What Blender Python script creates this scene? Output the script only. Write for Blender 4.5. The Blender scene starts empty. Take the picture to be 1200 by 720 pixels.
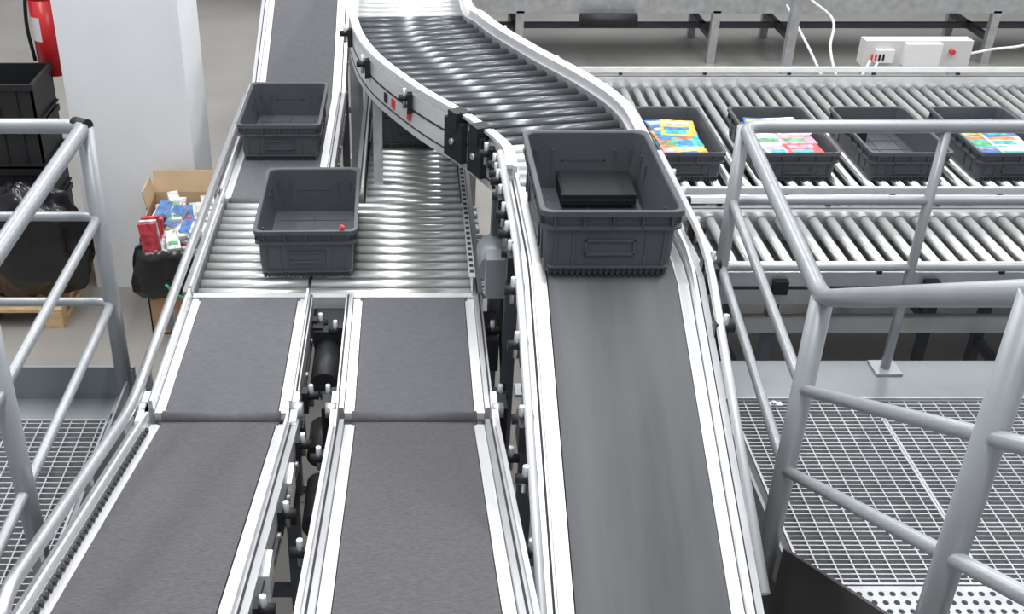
import bpy, math, random
from mathutils import Vector, Matrix, noise
random.seed(4)
S=bpy.context.scene
# ------------------------------------------------------------------ materials
MC={}
def mat(name,col,rough=.5,metal=0.,nz=None,bump=None,stretch=(1,1,1),rz=0.,alpha=None,spec=.5):
    if name in MC: return MC[name]
    m=bpy.data.materials.new(name); m.use_nodes=True
    nt=m.node_tree; b=nt.nodes['Principled BSDF']
    b.inputs['Base Color'].default_value=(*col,1); b.inputs['Roughness'].default_value=rough
    b.inputs['Metallic'].default_value=metal
    b.inputs['Specular IOR Level'].default_value=spec
    if nz or bump or rz:
        tc=nt.nodes.new('ShaderNodeTexCoord'); mp=nt.nodes.new('ShaderNodeMapping')
        mp.inputs['Scale'].default_value=stretch; nt.links.new(tc.outputs['Object'],mp.inputs['Vector'])
    if nz:
        sc,am=nz
        n=nt.nodes.new('ShaderNodeTexNoise'); n.inputs['Scale'].default_value=sc; n.inputs['Detail'].default_value=6
        nt.links.new(mp.outputs[0],n.inputs['Vector'])
        r=nt.nodes.new('ShaderNodeValToRGB')
        r.color_ramp.elements[0].position=.3; r.color_ramp.elements[1].position=.7
        r.color_ramp.elements[0].color=(*[c*(1-am) for c in col],1)
        r.color_ramp.elements[1].color=(*[min(1,c*(1+am)) for c in col],1)
        nt.links.new(n.outputs['Fac'],r.inputs[0]); nt.links.new(r.outputs[0],b.inputs['Base Color'])
        if rz:
            mr=nt.nodes.new('ShaderNodeMapRange'); mr.inputs[3].default_value=rough-rz; mr.inputs[4].default_value=rough+rz
            nt.links.new(n.outputs['Fac'],mr.inputs[0]); nt.links.new(mr.outputs[0],b.inputs['Roughness'])
    if bump:
        sc,st=bump
        n2=nt.nodes.new('ShaderNodeTexNoise'); n2.inputs['Scale'].default_value=sc
        nt.links.new(mp.outputs[0],n2.inputs['Vector'])
        bp=nt.nodes.new('ShaderNodeBump'); bp.inputs['Strength'].default_value=st; bp.inputs['Distance'].default_value=.01
        nt.links.new(n2.outputs['Fac'],bp.inputs['Height']); nt.links.new(bp.outputs[0],b.inputs['Normal'])
    MC[name]=m; return m
ALU=mat('brushed_aluminium',(.60,.61,.63),.38,.75,nz=(6,.12),stretch=(1,.4,1))
ALUB=mat('bright_aluminium',(.84,.85,.86),.35,.5,nz=(9,.08),stretch=(1,.3,1))
ROL=mat('zinc_roller_steel',(.84,.85,.84),.33,.82)
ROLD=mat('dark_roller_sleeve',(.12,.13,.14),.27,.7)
ZINC=mat('galvanised_steel',(.52,.54,.56),.45,.7,nz=(14,.15))
LEGM=mat('leg_steel_grey',(.11,.125,.145),.5,.3,nz=(5,.15))
BELT=mat('belt_rubber_ribbed',(.100,.098,.105),.68,0,nz=(55,.22),bump=(80,.35),stretch=(1.2,4,3),spec=.3)
BELT2=mat('belt_rubber_grey',(.112,.114,.126),.66,0,nz=(30,.10),bump=(90,.2),stretch=(1.5,3,1),spec=.35)
BELT3=mat('belt_rubber_streaked',(.108,.113,.120),.6,0,nz=(6,.34),stretch=(1.3,.12,.12),spec=.4)
BLK=mat('black_plastic',(.015,.016,.018),.5,spec=.35)
BLKM=mat('black_housing',(.022,.023,.026),.5,.1,spec=.35)
DRK=mat('dark_groove',(.03,.03,.035),.7)
SHEET=mat('added_dark_sheet',(.045,.05,.052),.7)  # dark sheets added under rollers, their colour stands for shade in the gaps
PL=mat('crate_plastic_grey',(.078,.084,.095),.45,0,nz=(5,.10),spec=.4)
PLD=mat('crate_plastic_dark',(.035,.038,.043),.5)  # darker plastic for the skirt ribs at the crate base
RAILM=mat('railing_paint_grey',(.36,.38,.40),.38,.35,nz=(12,.06))
PLATE=mat('platform_sheet_grey',(.24,.26,.275),.45,.3,nz=(4,.1))
GRT=mat('grating_zinc',(.46,.48,.50),.45,.5,nz=(20,.12))
STR=mat('stringer_dark',(.075,.07,.07),.5,.2,nz=(6,.2))
WHT=mat('white_plastic',(.8,.8,.8),.4)
RED=mat('red_paint',(.62,.02,.025),.3)
REDP=mat('red_plastic',(.7,.04,.05),.4)
CARD=mat('cardboard',(.42,.27,.15),.85,0,nz=(6,.12))
CARDL=mat('cardboard_inside',(.60,.44,.28),.85,0,nz=(6,.08))
WOOD=mat('pallet_wood',(.62,.44,.24),.8,0,nz=(10,.25),stretch=(1,6,6))
BAG=mat('black_bag_film',(.012,.012,.014),.22,0,bump=(9,.7))
PAINT=mat('pillar_white_paint',(.88,.90,.93),.6,0,nz=(3,.03))
MOT=mat('motor_grey_paint',(.25,.27,.29),.45,.3)
COV=[mat('cover_%s'%n,c,.35,0,nz=(28,.55)) for n,c in dict(yellow=(.75,.52,.08),orange=(.72,.24,.08),teal=(.06,.42,.46),
     blue=(.07,.2,.5),red=(.6,.06,.08),cream=(.75,.72,.62),white=(.82,.82,.82),pink=(.7,.3,.38),green=(.12,.38,.16)).items()]
# ------------------------------------------------------------------ mesh builder
class MB:
    def __init__(s): s.v=[];s.f=[];s.m=[];s.sm=[];s.mats=[]
    def add(s,vs,fs,m,sm=False,M=None):
        o=len(s.v)
        if m not in s.mats: s.mats.append(m)
        k=s.mats.index(m)
        for p in vs:
            p=Vector(p)
            s.v.append(M@p if M else p)
        for i,f in enumerate(fs):
            s.f.append([o+j for j in f]); s.m.append(k); s.sm.append(sm if isinstance(sm,bool) else sm[i])
    def box(s,lo,hi,m,M=None):
        x0,y0,z0=lo;x1,y1,z1=hi
        vs=[(x0,y0,z0),(x1,y0,z0),(x1,y1,z0),(x0,y1,z0),(x0,y0,z1),(x1,y0,z1),(x1,y1,z1),(x0,y1,z1)]
        s.add(vs,[(0,3,2,1),(4,5,6,7),(0,1,5,4),(1,2,6,5),(2,3,7,6),(3,0,4,7)],m,False,M)
    def cyl(s,a,b,r,m,n=12,r2=None,M=None):
        a=Vector(a);b=Vector(b);d=(b-a).normalized()
        u=d.orthogonal().normalized(); w=d.cross(u); r2=r if r2 is None else r2
        vs=[];fs=[];sm=[]
        for i in range(n):
            t=2*math.pi*i/n; o=u*math.cos(t)+w*math.sin(t)
            vs+= [a+o*r,b+o*r2]
        for i in range(n):
            j=(i+1)%n; fs.append((2*i,2*j,2*j+1,2*i+1)); sm.append(True)
        fs.append([2*i for i in range(n)][::-1]); fs.append([2*i+1 for i in range(n)]); sm+=[False,False]
        s.add(vs,fs,m,sm,M)
    def tube(s,pts,r,m,n=10,M=None):
        P=[Vector(p) for p in pts]; vs=[];fs=[];sm=[]
        prev=None
        for i,p in enumerate(P):
            t=(P[min(i+1,len(P)-1)]-P[max(i-1,0)]).normalized()
            if prev is None: u=t.orthogonal().normalized()
            else:
                u=prev-t*prev.dot(t); u.normalize()
            prev=u; w=t.cross(u)
            for k in range(n):
                a=2*math.pi*k/n; vs.append(p+(u*math.cos(a)+w*math.sin(a))*r)
        for i in range(len(P)-1):
            for k in range(n):
                q=(k+1)%n; fs.append((i*n+k,i*n+q,(i+1)*n+q,(i+1)*n+k)); sm.append(True)
        fs.append(list(range(n))[::-1]); fs.append([(len(P)-1)*n+k for k in range(n)]); sm+=[False,False]
        s.add(vs,fs,m,sm,M)
    def sweep(s,pts,sec,m,sm=False):
        P=[Vector(p) for p in pts]; vs=[];fs=[];n=len(sec)
        for i,p in enumerate(P):
            t=(P[min(i+1,len(P)-1)]-P[max(i-1,0)]); t.z=0; t.normalize()
            sd=t.cross(Vector((0,0,1)))
            for a,b in sec: vs.append(p+sd*a+Vector((0,0,b)))
        for i in range(len(P)-1):
            for k in range(n):
                q=(k+1)%n; fs.append((i*n+k,(i+1)*n+k,(i+1)*n+q,i*n+q))
        fs.append(list(range(n))); fs.append([(len(P)-1)*n+k for k in range(n)][::-1])
        s.add(vs,fs,m,sm)
    def obj(s,name,loc=(0,0,0),rot=(0,0,0)):
        me=bpy.data.meshes.new(name); me.from_pydata([tuple(v) for v in s.v],[],s.f)
        for m in s.mats: me.materials.append(m)
        me.polygons.foreach_set('material_index',s.m); me.polygons.foreach_set('use_smooth',s.sm)
        me.update()
        import bmesh
        bm=bmesh.new(); bm.from_mesh(me); bmesh.ops.recalc_face_normals(bm,faces=bm.faces); bm.to_mesh(me); bm.free()
        o=bpy.data.objects.new(name,me); S.collection.objects.link(o); o.location=loc; o.rotation_euler=rot
        return o
def R(s0,s1,u0,u1): return [(s0,u0),(s1,u0),(s1,u1),(s0,u1)]
def fillet(pts,r,n=6):
    P=[Vector(p) for p in pts]; out=[P[0]]
    for i in range(1,len(P)-1):
        a=(P[i-1]-P[i]);b=(P[i+1]-P[i]); rr=min(r,a.length*.45,b.length*.45)
        A=P[i]+a.normalized()*rr;B=P[i]+b.normalized()*rr
        for k in range(n+1):
            t=k/n; out.append(A*(1-t)**2+P[i]*2*t*(1-t)+B*t*t)
    out.append(P[-1]); return out
def catmull(pts,n):
    P=[Vector(p) for p in pts]; P=[P[0]*2-P[1]]+P+[P[-1]*2-P[-2]]; out=[]
    for i in range(1,len(P)-2):
        for k in range(n):
            t=k/n;a,b,c,d=P[i-1:i+3]
            out.append(.5*((2*b)+(c-a)*t+(2*a-5*b+4*c-d)*t*t+(3*b-a-3*c+d)*t**3))
    out.append(P[-2]); return out
def interp(path,y):
    for (y0,z0),(y1,z1) in zip(path,path[1:]):
        if y0<=y<=y1: return z0+(z1-z0)*(y-y0)/(y1-y0)
    return path[-1][1]
# ------------------------------------------------------------------ conveyor parts
def clamp(mb,x,y,z,sg,big=False):
    mb.box((x-.010,y-.018,z-.05),(x+.010,y+.018,z+.03),BLK)
    mb.cyl((x,y,z+.01),(x+sg*.045,y,z+.01),.014,BLK,10)
    mb.cyl((x+sg*.02,y,z-.03),(x+sg*.02,y,z+.05),.008,ZINC,8)
    if big: mb.box((x+sg*.012-.018,y-.05,z-.06),(x+sg*.012+.018,y+.03,z+.02),BLK)
def frame(mb,x,W,path,sides=(-1,1),guide=True,strip=True,hgt=.13,ow=.074):
    P=[(x,y,z) for y,z in path]
    for g in sides:
        h=W/2
        def sec(a,b,c,d): return R(g*(h+a),g*(h+b),c,d)
        if strip: mb.sweep(P,sec(.003,.034,-.03,-.003),ALUB)
        mb.sweep(P,sec(.036,ow,-hgt,.018),ALU)
        mb.sweep(P,sec(.050,.056,.016,.0195),DRK)
        mb.sweep(P,sec(ow-.01,ow+.0015,-.055,-.043),DRK)
        mb.sweep(P,sec(ow-.01,ow+.0015,-hgt+.02,-hgt+.03),DRK)
        if guide:
            mb.sweep(P,sec(.037,.045,.018,.045),ALUB)
        y=path[0][0]+.1
        while y<path[-1][0]-.05:
            z=interp(path,y)
            mb.cyl((x+g*(h+ow-.004),y,z-.075),(x+g*(h+ow+.008),y,z-.075),.009,ZINC,8)
            y+=.22
def belt(mb,x,W,path,m):
    P=[(x,y,z) for y,z in path]
    mb.sweep(P,R(-W/2,W/2,-.028,0),m)
    for y,z in (path[0],path[-1]):
        mb.cyl((x-W/2-.01,y,z-.024),(x+W/2+.01,y,z-.024),.024,m,16)
        mb.cyl((x-W/2-.03,y,z-.024),(x+W/2+.03,y,z-.024),.010,ZINC,10)
    mb.sweep(P,R(-W/2-.002,W/2+.002,-.075,-.06),ZINC)
def leg(mb,x0,x1,y,z,m=LEGM,w=.022):
    for x in (x0,x1):
        mb.box((x-w,y-w,.01),(x+w,y+w,z),m); mb.box((x-.055,y-.055,0),(x+.055,y+.055,.012),ZINC)
    mb.box((x0,y-w*.8,.35),(x1,y+w*.8,.35+.04),m)
    mb.box((x0,y-w*.8,z-.05),(x1,y+w*.8,z-.01),m)
LV=1.15
XL,XM,XR=-.59,.015,.568
WL,WM,WR=.352,.362,.36
s1=.268
# --- left line
mb=MB()
pf=[(.75,LV+s1*(2.77-.75)),(2.77,LV)]
frame(mb,XL,WL,pf); belt(mb,XL,WL,pf,BELT)
pm=[(2.83,LV),(3.54,LV)]
frame(mb,XL,WL,pm,ow=.06); belt(mb,XL,WL,pm,BELT2)
for g in (-1,1):   # joint brackets
    mb.box((XL+g*.235-.010,2.72,LV-.06),(XL+g*.235+.010,2.88,LV+.045),ALUB)
    mb.cyl((XL+g*.225,2.80,LV+.03),(XL+g*.26,2.80,LV+.03),.026,ALU,14)
    mb.box((XL+g*.25-.012,2.76,LV-.10),(XL+g*.25+.012,2.83,LV-.01),BLK)
gp=[(XL-.262,y,z+.06) for y,z in ((1.62,interp(pf,1.62)-.06),(1.72,interp(pf,1.72)),(2.77,LV),(3.6,LV),(5.7,LV))]
mb.tube(fillet(gp,.12),.018,ALU)
for y in (1.9,2.3,2.65,3.0,3.4,4.0,4.6,5.2):
    z=interp(pf+pm,y) if y<3.5 else LV
    mb.box((XL-.272,y-.012,z-.05),(XL-.252,y+.012,z+.05),ZINC)
for y in (1.75,2.2,2.65,2.95,3.4):
    z=interp(pf+pm,y); clamp(mb,XL+.252,y,z-.03,1,big=y in(3.4,))
for y in (1.25,1.95,2.45):
    z=interp(pf,y)
    mb.box((XL+.25,y-.045,z-.11),(XL+.262,y+.045,z-.02),ALUB)
# toothed strip along left
y=.8
while y<2.7:
    z=interp(pf,y); mb.box((XL-.209,y,z+.0),(XL-.199,y+.014,z+.012),DRK); y+=.03
leg(mb,XL-.2,XL+.2,1.9,interp(pf,1.9)-.1); leg(mb,XL-.2,XL+.2,2.85,LV-.1); 
mb.box((XL+.1,2.62,LV-.28),(XL+.24,2.8,LV-.13),BLKM)
mb.cyl((XL+.30,3.12,LV-.10),(XL+.30,3.34,LV-.10),.05,BLKM,16)
mb.box((XL+.25,3.34,LV-.15),(XL+.35,3.5,LV-.02),BLKM)
mb.cyl((XL+.30,2.86,LV-.2),(XL+.30,3.02,LV-.2),.045,BLKM,16)
mb.tube(catmull([(-.33,2.7,.95),(-.30,2.9,.75),(-.28,3.2,.85),(-.3,3.45,1.0)],8),.010,BLK,8)
mb.tube(catmull([(-.27,2.6,.9),(-.24,2.95,.55),(-.3,3.3,.6),(-.32,3.5,.9)],8),.008,BLK,8)
# rear belt
pr=[(4.42,LV),(5.72,LV),(9.5,LV+.43*3.78)]
frame(mb,XL-.01,.36,pr); belt(mb,XL-.01,.36,pr,BELT2)
for y in (4.6,5.4,6.4,7.6): leg(mb,XL-.2,XL+.2,y,interp(pr,y)-.1)
mb.obj('belt_conveyor')
# --- middle line
mb=MB()
frame(mb,XM,WM,pf,guide=False); belt(mb,XM,WM,pf,BELT)
frame(mb,XM,WM+.01,pm,guide=False,ow=.062); belt(mb,XM,WM+.01,pm,BELT2)
P=[(XM,y,z) for y,z in pf]
for g in (-1,1):
    mb.sweep(P,R(g*(WM/2+.062),g*(WM/2+.074),.018,.042),ALUB)
    mb.box((XM+g*.248-.010,2.70,LV-.06),(XM+g*.248+.010,2.88,LV+.045),ALUB)
    mb.cyl((XM+g*.24,2.80,LV+.03),(XM+g*.275,2.80,LV+.03),.024,ALU,14)
    for y in (2.0,2.55,2.95,3.35):
        z=interp(pf+pm,y); clamp(mb,XM+g*.258,y,z-.03,g)
    mb.box((XM+g*.275-.016,2.82,LV-.12),(XM+g*.275+.016,2.9,LV+.02),BLK)
leg(mb,XM-.2,XM+.2,1.9,interp(pf,1.9)-.1); leg(mb,XM-.2,XM+.2,2.85,LV-.1)
mb.cyl((XM-.29,2.5,LV-.18),(XM-.29,2.7,LV-.18),.045,BLKM,16)
mb.box((XM+.25,3.3,LV-.16),(XM+.30,3.5,LV-.03),BLKM)
mb.obj('belt_conveyor')
# --- roller merge bed
mb=MB()
y=3.615; k=0
while y<5.9:
    if y<4.40:
        mb.cyl((XL-.2,y,LV-.022),(-.385,y,LV-.022),.0215,ROL,16)
        mb.cyl((-.372,y,LV-.022),(.24,y,LV-.022),.0215,ROL,16)
        mb.cyl((.24,y,LV-.024),(.33 if y<4.1 else .29,y,LV-.024),.010 if k%2 else .018,ZINC,10)
    else:
        mb.cyl((-.19,y,LV-.022),(.22,y,LV-.022),.0215,ROL,16)
    y+=.068; k+=1
frame(mb,XL,WL,[(3.56,LV),(4.42,LV)],sides=(-1,),strip=False)
frame(mb,XM,WM,[(3.56,LV),(9,LV)],sides=(1,),strip=False,guide=False)
frame(mb,XM,WM,[(4.44,LV),(9,LV)],sides=(-1,),strip=False)
mb.box((-.39,3.56,LV-.12),(-.365,4.42,LV-.05),ZINC)
mb.box((-.83,3.555,LV-.05),(-.385,3.585,LV-.002),ALUB)
mb.box((-.37,3.555,LV-.05),(.27,3.585,LV-.002),ALUB)
mb.box((-.80,3.6,LV-.13),(.22,4.4,LV-.12),SHEET); mb.box((-.19,4.4,LV-.13),(.22,6.2,LV-.12),SHEET)  # added dark sheets, shade seen between the bed rollers
P=[(XM+.215,3.56,LV+.02),(XM+.215,5.2,LV+.02)]
mb.sweep(P,R(-.002,.002,0,.06),ALUB)
mb.sweep(P,R(-.012,.012,.058,.062),ALUB)
y=3.6
while y<5.2:
    mb.box((XM+.208,y-.010,LV+.0825),(XM+.222,y+.010,LV+.0835),DRK); y+=.045
for y in (3.75,4.4,5.3,6.5): leg(mb,XM-.21,XM+.22,y,LV-.1)
leg(mb,XL-.2,XL+.1,3.8,LV-.1)
y=5.9
while y<9:
    mb.cyl((-.19,y,LV-.024),(.22,y,LV-.024),.0215,ROL,10); y+=.09
mb.obj('roller_conveyor')
# --- right inclined belt
mb=MB()
def zr(y): return 1.27+.482*(y-1.87)
ST=1.70
yt=1.87+(ST-1.27)/.482
pR=[(.85,zr(.85)),(yt-.05,ST-.018),(yt+.04,ST),(3.33,ST)]
frame(mb,XR,WR,pR); belt(mb,XR,WR,pR,BELT3)
for g in (-1,1):
    gp=[(XR+g*.266,y,z+.065) for y,z in (((1.0,zr(1.0)) if g<0 else (1.9,zr(1.9)-.05),(yt,ST),(3.45,ST)))]
    mb.tube(fillet(gp,.15),.012,ALUB)
for y in (2.15,2.3,2.5,2.66,2.8,2.92,3.05,3.18,3.3):
    clamp(mb,XR-.262,y,interp(pR,y)+.02,-1,big=y in(2.3,2.8,3.18))
for y in (2.55,2.75,2.95,3.15,3.3):
    clamp(mb,XR+.262,y,interp(pR,y)+.02,1,big=y in(2.75,))
leg(mb,XR-.2,XR+.2,1.7,zr(1.7)-.1); leg(mb,XR-.21,XR+.21,2.7,ST-.15); leg(mb,XR-.22,XR+.22,3.3,ST-.1)
mb.cyl((XR-.27,3.36,ST-.33),(XR-.27,3.52,ST-.33),.06,MOT,18)
mb.box((XR-.31,3.28,ST-.40),(XR-.21,3.36,ST-.25),MOT)
mb.cyl((XR+.10,3.1,ST-.2),(XR+.28,3.1,ST-.2),.05,BLKM,16)
mb.tube(catmull([(.33,2.8,1.0),(.34,3.1,.8),(.33,3.4,1.1),(.34,3.46,1.3)],8),.009,BLK,8)
mb.obj('inclined_belt_conveyor')
# --- S curve
mb=MB()
Lp=[(.35,3.36),(.34,3.56),(.22,3.84),(.04,4.16),(-.14,4.58),(-.235,5.02),(-.265,5.6),(-.265,8.2)]
Rp=[(.79,3.36),(.80,3.65),(.785,3.95),(.69,4.25),(.49,4.68),(.325,5.12),(.255,5.6),(.255,8.2)]
n=12
Lc=catmull([(a,b,ST) for a,b in Lp],n); Rc=catmull([(a,b,ST) for a,b in Rp],n)
for C,g in ((Lc,-1),(Rc,1)):
    def sec(a,b,c,d): return R(g*a,g*b,c,d)
    mb.sweep(C,sec(-.012,.028,-.15,.018),ALUB if g<0 else ALU)
    mb.sweep(C,sec(.028,.030,-.05,-.042),DRK)
    mb.sweep(C,sec(.028,.030,-.12,-.114),DRK)
    mb.sweep(C,sec(-.004,.012,.018,.055),ALUB)
    mb.sweep(C,sec(.010,.034,.047,.060),ALUB)
tot=len(Lc)-1
# added dark sheet between the rails, painted shade for the roller gaps
vs=[];fs=[]
for a,b in zip(Lc,Rc): vs+=[a+Vector((0,0,-.12)),b+Vector((0,0,-.12)),b+Vector((0,0,-.13)),a+Vector((0,0,-.13))]
for i in range(tot):
    for k in range(4): fs.append((4*i+k,4*i+(k+1)%4,4*i+4+(k+1)%4,4*i+4+k))
mb.add(vs,fs,SHEET)
cum=[0]
mid=[(a+b)/2 for a,b in zip(Lc,Rc)]
for a,b in zip(mid,mid[1:]): cum.append(cum[-1]+(b-a).length)
d=.03
while d<cum[-1]:
    i=max(k for k in range(len(cum)) if cum[k]<=d); i=min(i,tot-1)
    t=(d-cum[i])/(cum[i+1]-cum[i])
    a=Lc[i].lerp(Lc[i+1],t);b=Rc[i].lerp(Rc[i+1],t)
    ym=(a.y+b.y)/2
    dn=Vector((0,0,-.022))
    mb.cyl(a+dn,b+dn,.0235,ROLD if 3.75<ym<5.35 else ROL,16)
    d+=.080
for i in (4,9,14,36,48,60):
    p=Lc[i]; clamp(mb,p.x-.04,p.y,p.z-.01,-1,big=i==9)
for i in (34,44,56):
    p=Rc[i]; clamp(mb,p.x+.04,p.y,p.z+.0,1)
for i,s_ in ((19,1.),(25,1.25)):
    p=Lc[i]; q=(Lc[i+1]-Lc[i]).normalized()
    M=Matrix.Translation(p)@Vector((0,1,0)).rotation_difference(q).to_matrix().to_4x4()
    mb.box((-.055,-.05*s_,-.12),(-.030,.05*s_,.03),BLK,M); mb.box((-.06,-.03,.0),(.0,.03,.065),BLK,M)
    mb.cyl((-.055,0,-.05),(-.065,0,-.05),.012,ZINC,10,M=M)
for i in (37,41,43):
    p=Lc[i]; q=(Lc[i+1]-Lc[i]).normalized()
    M=Matrix.Translation(p)@Vector((0,1,0)).rotation_difference(q).to_matrix().to_4x4()
    mb.box((-.033,-.014,-.10),(-.030,.014,-.06),REDP if i<43 else BLK,M)
for y,xa,xb in ((3.95,.2,.78),(4.6,-.1,.52),(5.4,-.24,.27),(6.4,-.26,.25),(7.6,-.26,.25)):
    for x in (xa-.04,xb+.06):
        if y<4 and x<.5: continue
        mb.box((x-.02,y-.02,.01),(x+.02,y+.02,ST-.1),ZINC); mb.box((x-.05,y-.05,0),(x+.05,y+.05,.012),ZINC)
    mb.box((xa+.0,y-.018,ST-.2),(xb+.06,y+.018,ST-.155),ZINC)
mb.box((.30,3.66,.01),(.34,3.70,ST-.13),LEGM); mb.box((.29,3.50,.9),(.33,3.54,ST-.13),LEGM)
mb.obj('curved_roller_conveyor')
# --- cross conveyors on the right
def cross(name,x0,x1,y0,y1,z,rz=.066,fh=0):
    mb=MB()
    x=x0+.04
    while x<x1:
        mb.cyl((x,y0+.005,z-.022),(x,y1-.005,z-.022),.0215,ROL,16); x+=rz
    mb.box((x0,y0,z-.13),(x1,y1,z-.12),SHEET)  # sheet added to darken the gaps between rollers
    for a,b,out in ((y0-.07,y0,-1),(y1,y1+.07,1)):
        e=fh if out>0 else 0
        mb.box((x0,a,z-.13),(x1,b,z+.02+e),ALU)
        mb.box((x0,a+.03,z+.018+e),(x1,a+.036,z+.022+e),DRK)
        mb.box((x0,(a-.002) if out<0 else b,z-.06),(x1,a if out<0 else b+.002,z-.045),DRK)
        c=a if out<0 else b
        mb.box((x0,c-.012,z+.035+e),(x1,c+.012,z+.065+e),ALUB)
        x=x0+.25
        while x<x1:
            mb.box((x-.01,c-.008,z+.015+e),(x+.01,c+.008,z+.04+e),BLK)
            x+=.5
    x=x0+.35; k=0
    while x<x1:
        mb.box((x-.03,y0-.10,z-.07),(x+.03,y0-.07,z-.01),BLK)
        if k%2==0:
            for y in (y0-.04,y1+.03):
                mb.box((x-.022,y-.022,.01),(x+.022,y+.022,z-.12),LEGM); mb.box((x-.06,y-.05,0),(x+.06,y+.05,.012),ZINC)
            mb.box((x-.018,y0,.3),(x+.018,y1,.34),LEGM)
        x+=.62;k+=1
    mb.box((x0,y0-.07,z-.27),(x1,y0-.03,z-.20),ALU)
    return mb.obj(name)
CZ=1.0
cross('roller_conveyor',1.0,6.6,4.79,6.30,CZ,fh=.03,rz=.074)
cross('roller_conveyor',1.17,6.6,4.05,4.55,CZ,rz=.078)
# ------------------------------------------------------------------ crates
def rr(hx,hy,r,n=4):
    o=[]
    for cx,cy,a0 in ((hx-r,hy-r,0),(-hx+r,hy-r,90),(-hx+r,-hy+r,180),(hx-r,-hy+r,270)):
        for k in range(n+1):
            a=math.radians(a0+90*k/n); o.append((cx+r*math.cos(a),cy+r*math.sin(a)))
    return o
def crate(loc,w=.4,l=.6,h=.2,rz=0,ribs=True):
    mb=MB(); prof=[(.024,0),(.021,.010),(.016,h-.058),(.003,h-.056),(.003,h-.050),(.015,h-.048),(.012,h-.018),(0,h-.016),(0,h),(.013,h),(.016,h-.004),(.030,.012)]
    vs=[];fs=[];N=None
    for o,z in prof:
        c=rr(w/2-o,l/2-o,.028); N=len(c); vs+=[(a,b,z) for a,b in c]
    for i in range(len(prof)-1):
        for k in range(N):
            q=(k+1)%N; fs.append((i*N+k,i*N+q,(i+1)*N+q,(i+1)*N+k))
    fs.append(list(range(N))[::-1]); fs.append([(len(prof)-1)*N+k for k in range(N)])
    mb.add(vs,fs,PL)
    hx,hy=w/2,l/2
    for g in (-1,1):
        k=-hx+.04
        while k<hx-.03:
            a,b=sorted((g*(hy-.016),g*(hy-.003))); mb.box((k-.002,a,h-.052),(k+.002,b,h-.016),PL); k+=.08
        k=-hy+.04
        while k<hy-.03:
            a,b=sorted((g*(hx-.016),g*(hx-.003))); mb.box((a,k-.002,h-.052),(b,k+.002,h-.016),PL); k+=.08
        a,b=sorted((g*(hy-.024),g*(hy-.011)))
        zz=h*.42
        mb.box((-.07,a,zz+.02),(.07,b,zz+.026),PL); mb.box((-.07,a,zz-.022),(.07,b,zz-.016),PL)
        mb.box((-.07,a,zz-.02),(-.064,b,zz+.024),PL); mb.box((.064,a,zz-.02),(.07,b,zz+.024),PL)
        for sx in (-1,1):
            for ex in (.1,.15):
                if ex<hx-.03:
                    a,b=sorted((g*(hy-.026),g*(hy-.014))); mb.box((sx*ex-.003,a,.022),(sx*ex+.003,b,h-.056),PL)
                    a,b=sorted((g*(hx-.026),g*(hx-.014))); mb.box((a,sx*ex*1.5-.003,.022),(b,sx*ex*1.5+.003,h-.056),PL)
        a,b=sorted((g*(hy-.026),g*(hy-.010))); mb.box((-hx+.03,a,.022),(hx-.03,b,.026),PL)
    k=-hx+.035
    while k<hx-.03:
        for g in (-1,1):
            a,b=sorted((g*(hy-.026),g*(hy-.014))); mb.box((k-.004,a,.0005),(k+.004,b,.022),PLD)
        k+=.016
    for k in (-.12,0,.12):
        mb.box((k-.003,-hy+.06,.011),(k+.003,hy-.06,.0145),PL)
    for k in (-.18,-.06,.06,.18):
        if abs(k)<hy-.06: mb.box((-hx+.05,k-.003,.011),(hx-.05,k+.003,.0145),PL)
    return mb.obj('plastic_crate',loc,(0,0,rz))
crate((.553,3.01,ST+.001),w=.395,l=.6,h=.2)
crate((-.395,3.99,LV+.001),w=.39,h=.2,rz=math.radians(1))
crate((-.605,5.12,LV+.001),w=.39,h=.18)
crate((.015,5.27,LV+.001),h=.2)
CB=[(1.345,.34),(1.865,.4),(2.40,.4),(2.92,.4),(3.44,.4),(3.96,.4)]
for cx,w in CB: crate((cx,5.24,CZ+.001),w=w,l=.64,h=.15)
def pile(cx,cy,z,w,l,cols,n=9):
    mb=MB(); zz=z
    mb.box((cx-w/2+.03,cy-l/2+.04,z-.055),(cx+w/2-.03,cy+l/2-.04,z),WHT)
    for i in range(n):
        a=random.uniform(.14,.18);b=random.uniform(.20,.25)
        u=(i%2)*2-1; v=((i//2)%3)-1
        px=cx+u*(w/2-.10)*random.uniform(.8,1); py=cy+v*(l/2-.14)*random.uniform(.8,1)
        t=.005
        M=Matrix.Translation((px,py,zz))@Matrix.Rotation(random.uniform(-.15,.15),4,'Z')
        mb.box((-a/2,-b/2,0),(a/2,b/2,t*.8),WHT,M); c=COV[cols[i%len(cols)]]
        mb.box((-a/2,-b/2,t*.8),(a/2,b/2,t),c,M)
        mb.box((-a/2+.01,b/2-.06,t),(a/2-.02,b/2-.02,t+.0006),COV[random.choice([5,6,0,4])],M)
        mb.box((-a/2+.02,-b/2+.02,t),(a/2-.05,-b/2+.07,t+.0006),COV[random.choice([3,4,2,8])],M)
        mb.box((-a/2+.015,-.03,t),(a/2-.03,.01,t+.0006),COV[random.choice([3,5,1,7])],M)
        if i%6==5: zz+=t*1.3
        zz+=.0008
    return mb.obj('magazine_pile')
pile(1.345,5.24,CZ+.085,.27,.56,[0,1,2,3,0,1,7],12)
pile(1.865,5.24,CZ+.095,.33,.56,[5,4,6,7,3,6],12)
pile(2.92,5.24,CZ+.085,.33,.56,[0,3,5,2,6],12)
pile(3.44,5.24,CZ+.07,.33,.56,[5,4,6],10)
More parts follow.
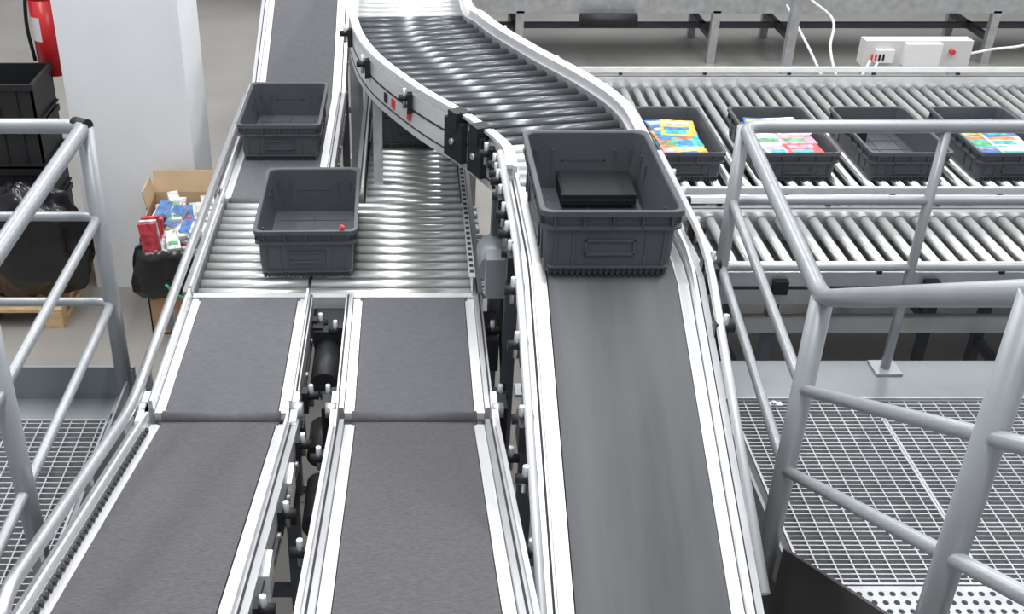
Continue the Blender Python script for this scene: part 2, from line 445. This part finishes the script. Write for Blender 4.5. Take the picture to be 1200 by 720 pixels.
# item in big crate
mb=MB()
M=Matrix.Translation((.585,3.205,ST+.035))@Matrix.Rotation(.05,4,'X')
mb.box((-.115,-.085,0),(.115,.085,.032),BLK,M); mb.box((-.109,-.079,.032),(.109,.079,.034),BLKM,M)
mb.box((-.115,-.0865,.014),(.115,-.0849,.017),PL,M)
mb.box((-.10,-.075,-.020),(.10,.07,0),BLKM,M)
mb.obj('black_carton')
mb=MB()
mb.box((.43,2.93,ST+.016),(.475,2.975,ST+.019),WHT); mb.box((.435,2.935,ST+.019),(.47,2.95,ST+.020),REDP)
for k in range(14):
    x=.56+random.uniform(-.13,.13); y=3.0+random.uniform(-.22,.1); mb.box((x,y,ST+.0125),(x+.006,y+.004,ST+.0135),WHT)
mb.obj('paper_scraps')
mb=MB(); mb.cyl((-.252,3.712,LV+.202),(-.252,3.712,LV+.212),.009,REDP,14); mb.cyl((-.252,3.712,LV+.212),(-.252,3.712,LV+.216),.006,REDP,12)
mb.obj('red_button_tag')
mb=MB()
mb.box((2.27,5.38,CZ+.10),(2.36,5.44,CZ+.105),WHT)
mb.box((2.27,5.38,CZ+.016),(2.36,5.44,CZ+.10),BLKM); mb.obj('small_carton')
# ------------------------------------------------------------------ railings
def post(mb,x,y,z0,z1,r=.024):
    mb.cyl((x,y,z0),(x,y,z1),r,RAILM,14)
    mb.box((x-.05,y-.05,z0),(x+.05,y+.05,z0+.008),RAILM)
mb=MB()
RX,RY0,RY1=1.04,2.42,3.60; PZ=.80; TZ=1.80
RXA=1.15
dd=Vector((-.058,-.8616,.5075))
for i,h in enumerate((0,-.28,-.55)):
    z=TZ+h; r=.023 if i==0 else .016
    far=[(5.2,RY1,z),(RXA,RY1,z),(RX,RY0,z)]
    far.append(tuple(Vector((RX,RY0,z))+dd*2.1))
    mb.tube(fillet(far,.07 if i==0 else .03),r,RAILM,12)
post(mb,RX,RY0,PZ-.25,TZ,.029); post(mb,RXA,RY1,PZ,TZ,.024)
for x in (1.85,2.9,4.0,5.1): post(mb,x,RY1,PZ,TZ,.018)
pD=Vector((RX,RY0,TZ))+dd*1.067
mb.cyl((pD.x,pD.y,pD.z-1.15),tuple(pD),.027,RAILM,14)
pE=Vector((RX,RY0,TZ))+dd*2.05
mb.cyl((pE.x,pE.y,pE.z-1.15),tuple(pE),.027,RAILM,14)
mb.obj('platform_railing')
mb=MB()
LX=-.975; LY=3.14; LZ=.95; LT=1.98
for i,h in enumerate((0,-.30,-.61)):
    z=LT+h; r=.023 if i==0 else .015
    mb.tube(fillet([(-3.2,LY,z),(LX,LY,z),(LX,.4,z)],.05),r,RAILM,12)
post(mb,LX,LY,LZ,LT,.027); post(mb,LX,2.19,LZ-.1,LT,.026); post(mb,LX,1.2,LZ-.1,LT,.026)
for x in (-2.0,-3.1): post(mb,x,LY,LZ,LT,.02)
mb.cyl((LX+.015,LY-.02,LT+.002),(LX-.03,LY+.004,LT+.002),.026,BLK,14)
mb.obj('platform_railing')
# ------------------------------------------------------------------ platforms
def grating(mb,x0,x1,y0,y1,z,px=.055,py=.021):
    y=y0
    while y<=y1: mb.box((x0,y-.002,z-.025),(x1,y+.002,z),GRT); y+=py
    x=x0
    while x<=x1: mb.box((x-.0022,y0,z-.018),(x+.0022,y1,z-.0005),GRT); x+=px
    for a in (x0,x1): mb.box((a-.004,y0,z-.03),(a+.004,y1,z+.002),GRT)
    for a in (y0,y1): mb.box((x0,a-.004,z-.03),(x1,a+.004,z+.002),GRT)
mb=MB()
grating(mb,1.19,1.72,2.44,3.385,PZ); grating(mb,1.73,2.75,2.44,3.385,PZ); grating(mb,2.76,3.9,2.44,3.385,PZ)
mb.box((1.10,3.39,PZ-.12),(5.2,3.66,PZ-.002),PLATE)
mb.box((1.10,3.385,PZ-.12),(5.2,3.395,PZ+.012),GRT)
mb.box((1.095,2.3,PZ-.16),(1.185,3.66,PZ-.002),STR)
mb.box((1.095,2.45,PZ-.002),(1.105,3.66,PZ+.12),PLATE)
mb.box((1.185,2.30,PZ-.03),(3.9,2.432,PZ-.001),GRT)
x=1.2
while x<3.6:
    for yy in (2.33,2.365,2.40): mb.cyl((x,yy,PZ-.001),(x,yy,PZ+.0005),.009,DRK,8)
    x+=.033
for x,y in ((1.35,3.36),(1.62,3.36),(2.2,3.36)):
    mb.box((x-.03,y-.012,PZ),(x+.03,y+.012,PZ+.006),ZINC); mb.cyl((x,y,PZ),(x,y,PZ+.014),.009,ZINC,8)
for x in (1.73,2.76,3.9):
    mb.box((x-.03,2.3,PZ-.16),(x+.03,3.6,PZ-.04),STR)
for x in (1.14,2.6,3.9):
    for y in (2.36,3.6): mb.box((x-.03,y-.03,0),(x+.03,y+.03,PZ-.12),LEGM)
mb.obj('grating_platform')
mb=MB()
grating(mb,-2.0,-1.03,1.3,3.06,LZ,px=.05,py=.026); grating(mb,-3.2,-2.01,1.3,3.06,LZ,px=.05,py=.026)
mb.box((-3.2,3.07,LZ-.1),(-.95,3.2,LZ-.002),PLATE)
mb.box((-3.2,3.19,LZ-.1),(-.95,3.2,LZ+.13),PLATE)
mb.box((-1.025,1.3,LZ-.15),(-.94,3.2,LZ-.002),PLATE)
mb.box((-.965,1.3,LZ-.002),(-.957,3.2,LZ+.12),PLATE)
for x in (-1.0,-2.0,-3.1):
    for y in (1.5,3.12): mb.box((x-.03,y-.03,0),(x+.03,y+.03,LZ-.1),LEGM)
mb.obj('grating_platform')
# stairs up toward the camera side
mb=MB()
sl=.5075/.8616
def strg(x):
    a=Vector((x,2.42,PZ+.16));b=Vector((x,.5,PZ+.16+sl*1.92)); 
    vs=[];
    for xx in (x,x+.012):
        vs+=[(xx,2.42,PZ-.16),(xx,2.42,a.z),(xx,.5,b.z),(xx,.5,b.z-.32)]
    mb.add(vs,[(0,1,2,3),(7,6,5,4),(0,4,5,1),(1,5,6,2),(2,6,7,3),(3,7,4,0)],STR)
strg(1.085); strg(2.1)
for k in range(6):
    y1=2.12-.31*k; z=PZ+.183*(k+1)
    grating(mb,1.10,2.1,y1-.29,y1-.03,z)
    mb.box((1.098,y1-.03,z-.03),(2.1,y1,z),GRT)
BRN=mat('brown_steel',(.2,.15,.14),.5,.2)
mb.box((.97,2.20,PZ-.10),(1.085,2.34,PZ-.09),BRN); mb.box((.97,2.19,PZ-.2),(1.085,2.20,PZ-.09),STR)
mb.obj('metal_staircase')
# ------------------------------------------------------------------ room: floor, pillar
def slab(name,lo,hi,m):
    mb=MB(); mb.box(lo,hi,m); return mb.obj(name)
FLR=mat('concrete_floor',(.29,.275,.255),.45,0,nz=(1.3,.12))
slab('floor',(-14,-3,-.1),(16,22,0),FLR)
WL_=mat('wall_paint',(.6,.61,.62),.8,0,nz=(2,.04))
slab('wall_back',(-14,21.8,0),(16,22,6),WL_)
mb=MB()
mb.box((-1.83,5.66,0),(-1.19,6.2,6),PAINT)
mb.box((-1.22,5.655,0),(-1.185,5.69,6),PAINT)
mb.obj('pillar')
mb=MB()
mb.box((-8,8.3,0),(-1.9,8.38,.002),mat('floor_line',(.55,.54,.50),.6)); mb.obj('floor_marking')
mb=MB(); ex,ey,ez=-1.965,5.98,1.19
pts=[(0,.070),(.01,.088),(.42,.088),(.47,.066),(.50,.034),(.54,.025)]
for (a,ra),(b,rb) in zip(pts,pts[1:]): mb.cyl((ex,ey,ez+a),(ex,ey,ez+b),ra,RED,24,r2=rb)
vs=[];fs=[]
for k in range(9):
    a=math.radians(-150+k*6); vs+=[(ex+.0892*math.cos(a),ey+.0892*math.sin(a),ez+.20),(ex+.0892*math.cos(a),ey+.0892*math.sin(a),ez+.33)]
for k in range(8): fs.append((2*k,2*k+2,2*k+3,2*k+1))
mb.add(vs,fs,WHT,True)
mb.cyl((ex,ey,ez+.54),(ex,ey,ez+.58),.022,BLK,14); mb.box((ex-.015,ey-.1,ez+.58),(ex+.015,ey+.03,ez+.6),BLK)
mb.tube(catmull([(ex+.02,ey,ez+.56),(ex-.06,ey-.06,ez+.50),(ex-.10,ey-.05,ez+.3),(ex-.095,ey-.03,ez+.08)],6),.010,BLK,8)
mb.box((ex+.06,ey-.02,ez+.1),(-1.83,ey+.02,ez+.4),ZINC)
mb.obj('fire_extinguisher')
# ------------------------------------------------------------------ cardboard box with bag and books
mb=MB()
bx0,bx1,by0,by1,bh,bf=-1.40,-1.00,5.14,5.56,.66,.50
t=.008
mb.box((bx0,by0,0.002),(bx1,by0+t,bf),CARD); mb.box((bx0,by1-t,0.002),(bx1,by1,bh),CARDL)
for xa in (bx0,bx1-t):
    vs=[(xa,by0,0.002),(xa,by1,0.002),(xa,by1,bh),(xa,by0+.15,bh-.02),(xa,by0,bf)]
    vs+=[(x+t,y,z) for x,y,z in vs]
    mb.add(vs,[(0,1,2,3,4),(9,8,7,6,5)]+[(i,(i+1)%5,(i+1)%5+5,i+5) for i in range(5)],CARD)
mb.box((bx0,by0,0.002),(bx1,by1,.012),CARD)
M=Matrix.Translation((0,by1-.004,bh))@Matrix.Rotation(math.radians(-15),4,'X'); mb.box((bx0,-.004,0),(bx1,.004,.12),CARDL,M)
M=Matrix.Translation((bx1,0,bh))@Matrix.Rotation(math.radians(20),4,'Y'); mb.box((-.004,by0+.15,0),(.004,by1,.10),CARDL,M)
M=Matrix.Translation((bx0,0,bh))@Matrix.Rotation(math.radians(-10),4,'Y'); mb.box((-.004,by0+.22,0),(.004,by1,.09),CARDL,M)
mb.obj('cardboard_box')
mb=MB()
rings=[];N=48
ZB=((.24,.015),(.30,.05),(.36,.055),(.42,.05),(.46,.045),(.50,.04),(.52,.01))
for j,(z,o) in enumerate(ZB):
    c=[]
    for k in range(N):
        a=2*math.pi*k/N; ca,sa=math.cos(a),math.sin(a)
        q=max(abs(ca),abs(sa)); hx=(bx1-bx0)/2+o;hy=(by1-by0)/2+o
        w=.022*noise.noise(Vector((ca*4,sa*4,z*9)))+.01*math.sin(k*2.1+j)
        lift=.10*max(0,sa) if j>3 else 0
        c.append(((bx0+bx1)/2+ca/q*(hx+w*1.2),(by0+by1)/2+sa/q*(hy+w*1.2),z+lift+.04*noise.noise(Vector((ca*3,sa*3,7)))))
    rings+=c
fs=[(j*N+k,j*N+(k+1)%N,(j+1)*N+(k+1)%N,(j+1)*N+k) for j in range(6) for k in range(N)]
mb.add(rings,fs,BAG,True); mb.obj('garbage_bag')
mb=MB()
for i in range(60):
    yy=random.uniform(5.19,5.46)
    M=Matrix.Translation((random.uniform(-1.34,-1.07),yy,.42+i*.003+(yy-5.2)*.25))@Matrix.Rotation(random.uniform(-.5,.5),4,'Z')@Matrix.Rotation(random.uniform(0,.6),4,'X')
    a,b,h=random.uniform(.025,.045),random.uniform(.045,.07),random.uniform(.012,.024)
    mb.box((-a,-b,0),(a,b,h),WHT,M); mb.box((-a,-b,h),(a,b,h+.002),COV[random.choice([6,6,6,5,3,6,6,3,6])],M)
    mb.box((-a*.7,-b*.6,h+.002),(a*.7,-b*.2,h+.003),COV[random.choice([3,3,4,8])],M)
for i in range(4):
    M=Matrix.Translation((-1.38,5.14+.03*i,.50))@Matrix.Rotation(random.uniform(-.1,.1),4,'Y')
    mb.box((-.01,0,0),(.08,.022,.15+random.uniform(0,.03)),COV[[4,6,4,4][i]],M)
mb.obj('book_pile')
mb=MB(); mb.tube(catmull([(-1.28,5.07,.35),(-1.20,5.06,.28),(-1.1,5.07,.27),(-1.0,5.09,.33)],6),.008,mat('green_strap',(.05,.4,.15),.5)); mb.obj('packing_strap')
# ------------------------------------------------------------------ pallet + black crate stack + bags
mb=MB()
px0,px1,py0,py1=-2.80,-1.90,5.20,6.0
for k in range(5):
    yy=py0+k*(py1-py0-.1)/4; mb.box((px0,yy,.10),(px1,yy+.1,.122),WOOD)
for xx in (px0,(px0+px1)/2-.05,px1-.1):
    mb.box((xx,py0,.08),(xx+.1,py1,.10),WOOD); mb.box((xx,py0,0),(xx+.1,py1,.02),WOOD)
    for yy in (py0,(py0+py1)/2-.05,py1-.1): mb.box((xx,yy,.02),(xx+.1,yy+.1,.08),WOOD)
mb.obj('wooden_pallet')
mb=MB()
BC=mat('black_crate_plastic',(.016,.017,.019),.45)
for k in range(5):
    z=.123+k*.235
    x0,x1,y0,y1=-2.74,-1.95,5.5,5.86
    for a in ((x0,y0,x1,y0+.012),(x0,y1-.012,x1,y1),(x0,y0,x0+.012,y1),(x1-.012,y0,x1,y1)):
        mb.box((a[0],a[1],z),(a[2],a[3],z+.225),BC)
    mb.box((x0,y0,z),(x1,y1,z+.012),BC)
    for a in ((x0-.012,y0-.012,x1+.012,y0),(x1,y0,x1+.012,y1),(x0-.012,y0,x0,y1)):
        mb.box((a[0],a[1],z+.195),(a[2],a[3],z+.228),BC)
        mb.box((a[0],a[1],z+.01),(a[2],a[3],z+.022),BC)
    x=x0
    while x<x1: mb.box((x,y0-.010,z+.01),(x+.006,y0,z+.2),BC); x+=.1
    mb.box((x0+.3,y0-.014,z+.12),(x0+.5,y0-.006,z+.15),PL)
mb.obj('black_crate_stack')
def bag(cx,cy,z0,rx,ry,rz,seed):
    mb=MB(); nu,nv=48,28; vs=[];fs=[]
    for j in range(nv+1):
        ph=math.pi*j/nv
        for i in range(nu):
            th=2*math.pi*i/nu
            d=Vector((math.sin(ph)*math.cos(th),math.sin(ph)*math.sin(th),math.cos(ph)))
            q=1+.22*noise.noise(d*2.2+Vector((seed,0,0)))+.12*noise.noise(d*6+Vector((0,seed,0)))+.05*math.sin(th*9+seed)*math.sin(ph)
            z=rz+d.z*rz*q
            vs.append((cx+d.x*rx*q,cy+d.y*ry*q,max(z0,z0+z)))
    for j in range(nv):
        for i in range(nu):
            fs.append((j*nu+i,j*nu+(i+1)%nu,(j+1)*nu+(i+1)%nu,(j+1)*nu+i))
    mb.add(vs,fs,BAG,True); return mb.obj('garbage_bag')
bag(-2.08,5.34,.124,.36,.13,.33,3.1)
# ------------------------------------------------------------------ background machinery
mb=MB()
for y in (9.8,10.6):
    mb.box((-.2,y-.03,.46),(9,y+.03,.58),ZINC)
    mb.box((-.2,y-.03,.62),(9,y-.01,.66),ALU)
mb.box((-.2,10.2,.2),(9,10.25,.25),LEGM)
mb.box((-.2,9.82,.56),(9,10.58,.58),SHEET)  # solid deck added to block the rollers' stripe shadows on the floor
x=-.15
while x<9:
    mb.cyl((x,9.82,.60),(x,10.58,.60),.020,ROL,8); x+=.10
for x in (.98,2.72,3.42,5.2,6.6):
    for y in (9.8,10.6):
        mb.box((x-.035,y-.03,.0),(x+.035,y+.03,.48),ZINC)
    mb.box((x-.03,9.8,.2),(x+.03,10.6,.25),LEGM)
mb.cyl((1.5,9.70,.42),(2.0,9.70,.42),.06,BLKM,14)
mb.obj('background_conveyor')
mb=MB()
for y in (11.6,12.6): mb.box((-2,y-.04,.7),(10,y+.04,.85),ZINC)
for x in (0,1.5,3,4.5,6,7.5):
    for y in (11.6,12.6): mb.box((x-.04,y-.04,0),(x+.04,y+.04,.75),LEGM)
mb.box((-2,11.64,.74),(10,12.56,.8),LEGM)
mb.obj('background_conveyor')
mb=MB()
mb.box((3.56,8.5,.40),(4.40,8.62,.60),mat('junction_box_grey',(.62,.63,.62),.45))
mb.box((3.86,8.44,.42),(4.14,8.5,.59),WHT); mb.box((3.64,8.45,.44),(3.78,8.5,.54),WHT)
for k in range(4): mb.box((3.60+.03*k,8.445,.46),(3.615+.03*k,8.45,.51),REDP if k<2 else BLK)
mb.cyl((4.24,8.46,.52),(4.24,8.5,.52),.02,REDP,10)
for x in (3.6,4.3): mb.box((x-.02,8.53,0),(x+.02,8.57,.41),ZINC)
mb.obj('junction_box')
mb=MB()
mb.box((3.03,8.75,0),(3.10,8.82,1.1),ZINC); mb.box((2.98,8.70,0),(3.15,8.87,.015),ZINC)
mb.box((3.0,8.75,1.0),(3.13,9.4,1.06),ZINC)
mb.obj('support_post')
mb=MB()
mb.tube(catmull([(3.6,8.45,.46),(3.5,8.35,.35),(3.38,8.4,.3),(3.33,8.6,.5),(3.42,8.9,.65),(3.5,9.7,.6)],8),.011,WHT,8)
mb.tube(catmull([(3.66,8.45,.44),(3.5,8.3,.22),(3.36,8.5,.2),(3.28,8.9,.4),(3.3,9.7,.55)],8),.011,WHT,8)
mb.tube(catmull([(4.40,8.55,.48),(4.6,8.6,.5),(5.0,8.7,.55),(5.6,9.7,.6)],8),.011,WHT,8)
mb.obj('power_cable')
# ------------------------------------------------------------------ lights
w=bpy.data.worlds.new('warehouse_ambient'); S.world=w; w.use_nodes=True
nt=w.node_tree; bg=nt.nodes['Background']
tc=nt.nodes.new('ShaderNodeTexCoord'); sp=nt.nodes.new('ShaderNodeSeparateXYZ'); cr=nt.nodes.new('ShaderNodeValToRGB')
nt.links.new(tc.outputs['Generated'],sp.inputs[0]); nt.links.new(sp.outputs['Z'],cr.inputs[0]); nt.links.new(cr.outputs[0],bg.inputs[0])
cr.color_ramp.elements[0].position=0; cr.color_ramp.elements[0].color=(.42,.43,.46,1)
cr.color_ramp.elements[1].position=.7; cr.color_ramp.elements[1].color=(.86,.90,.96,1)
bg.inputs[1].default_value=.72
for i,(x,y) in enumerate(((-3.5,5),(0,6.5),(3.5,5),(7,6),(0,1),(0,12),(5,12))):
    l=bpy.data.lights.new('strip_lamp','AREA'); l.shape='RECTANGLE'; l.size=.5; l.size_y=5; l.energy=170; l.color=(1,.995,.98)
    o=bpy.data.objects.new('strip_lamp',l); o.location=(x,y,6.2); S.collection.objects.link(o)
# ------------------------------------------------------------------ camera
c=bpy.data.cameras.new('camera'); c.sensor_width=36; c.lens=1300/1200*36; c.shift_x=.1; c.clip_start=.05
co=bpy.data.objects.new('camera',c); S.collection.objects.link(co)
co.location=(0,0,3.2); co.rotation_euler=(math.radians(59.5),0,0)
S.camera=co
try:
    S.view_settings.view_transform='Standard'
except Exception as e: print(e)
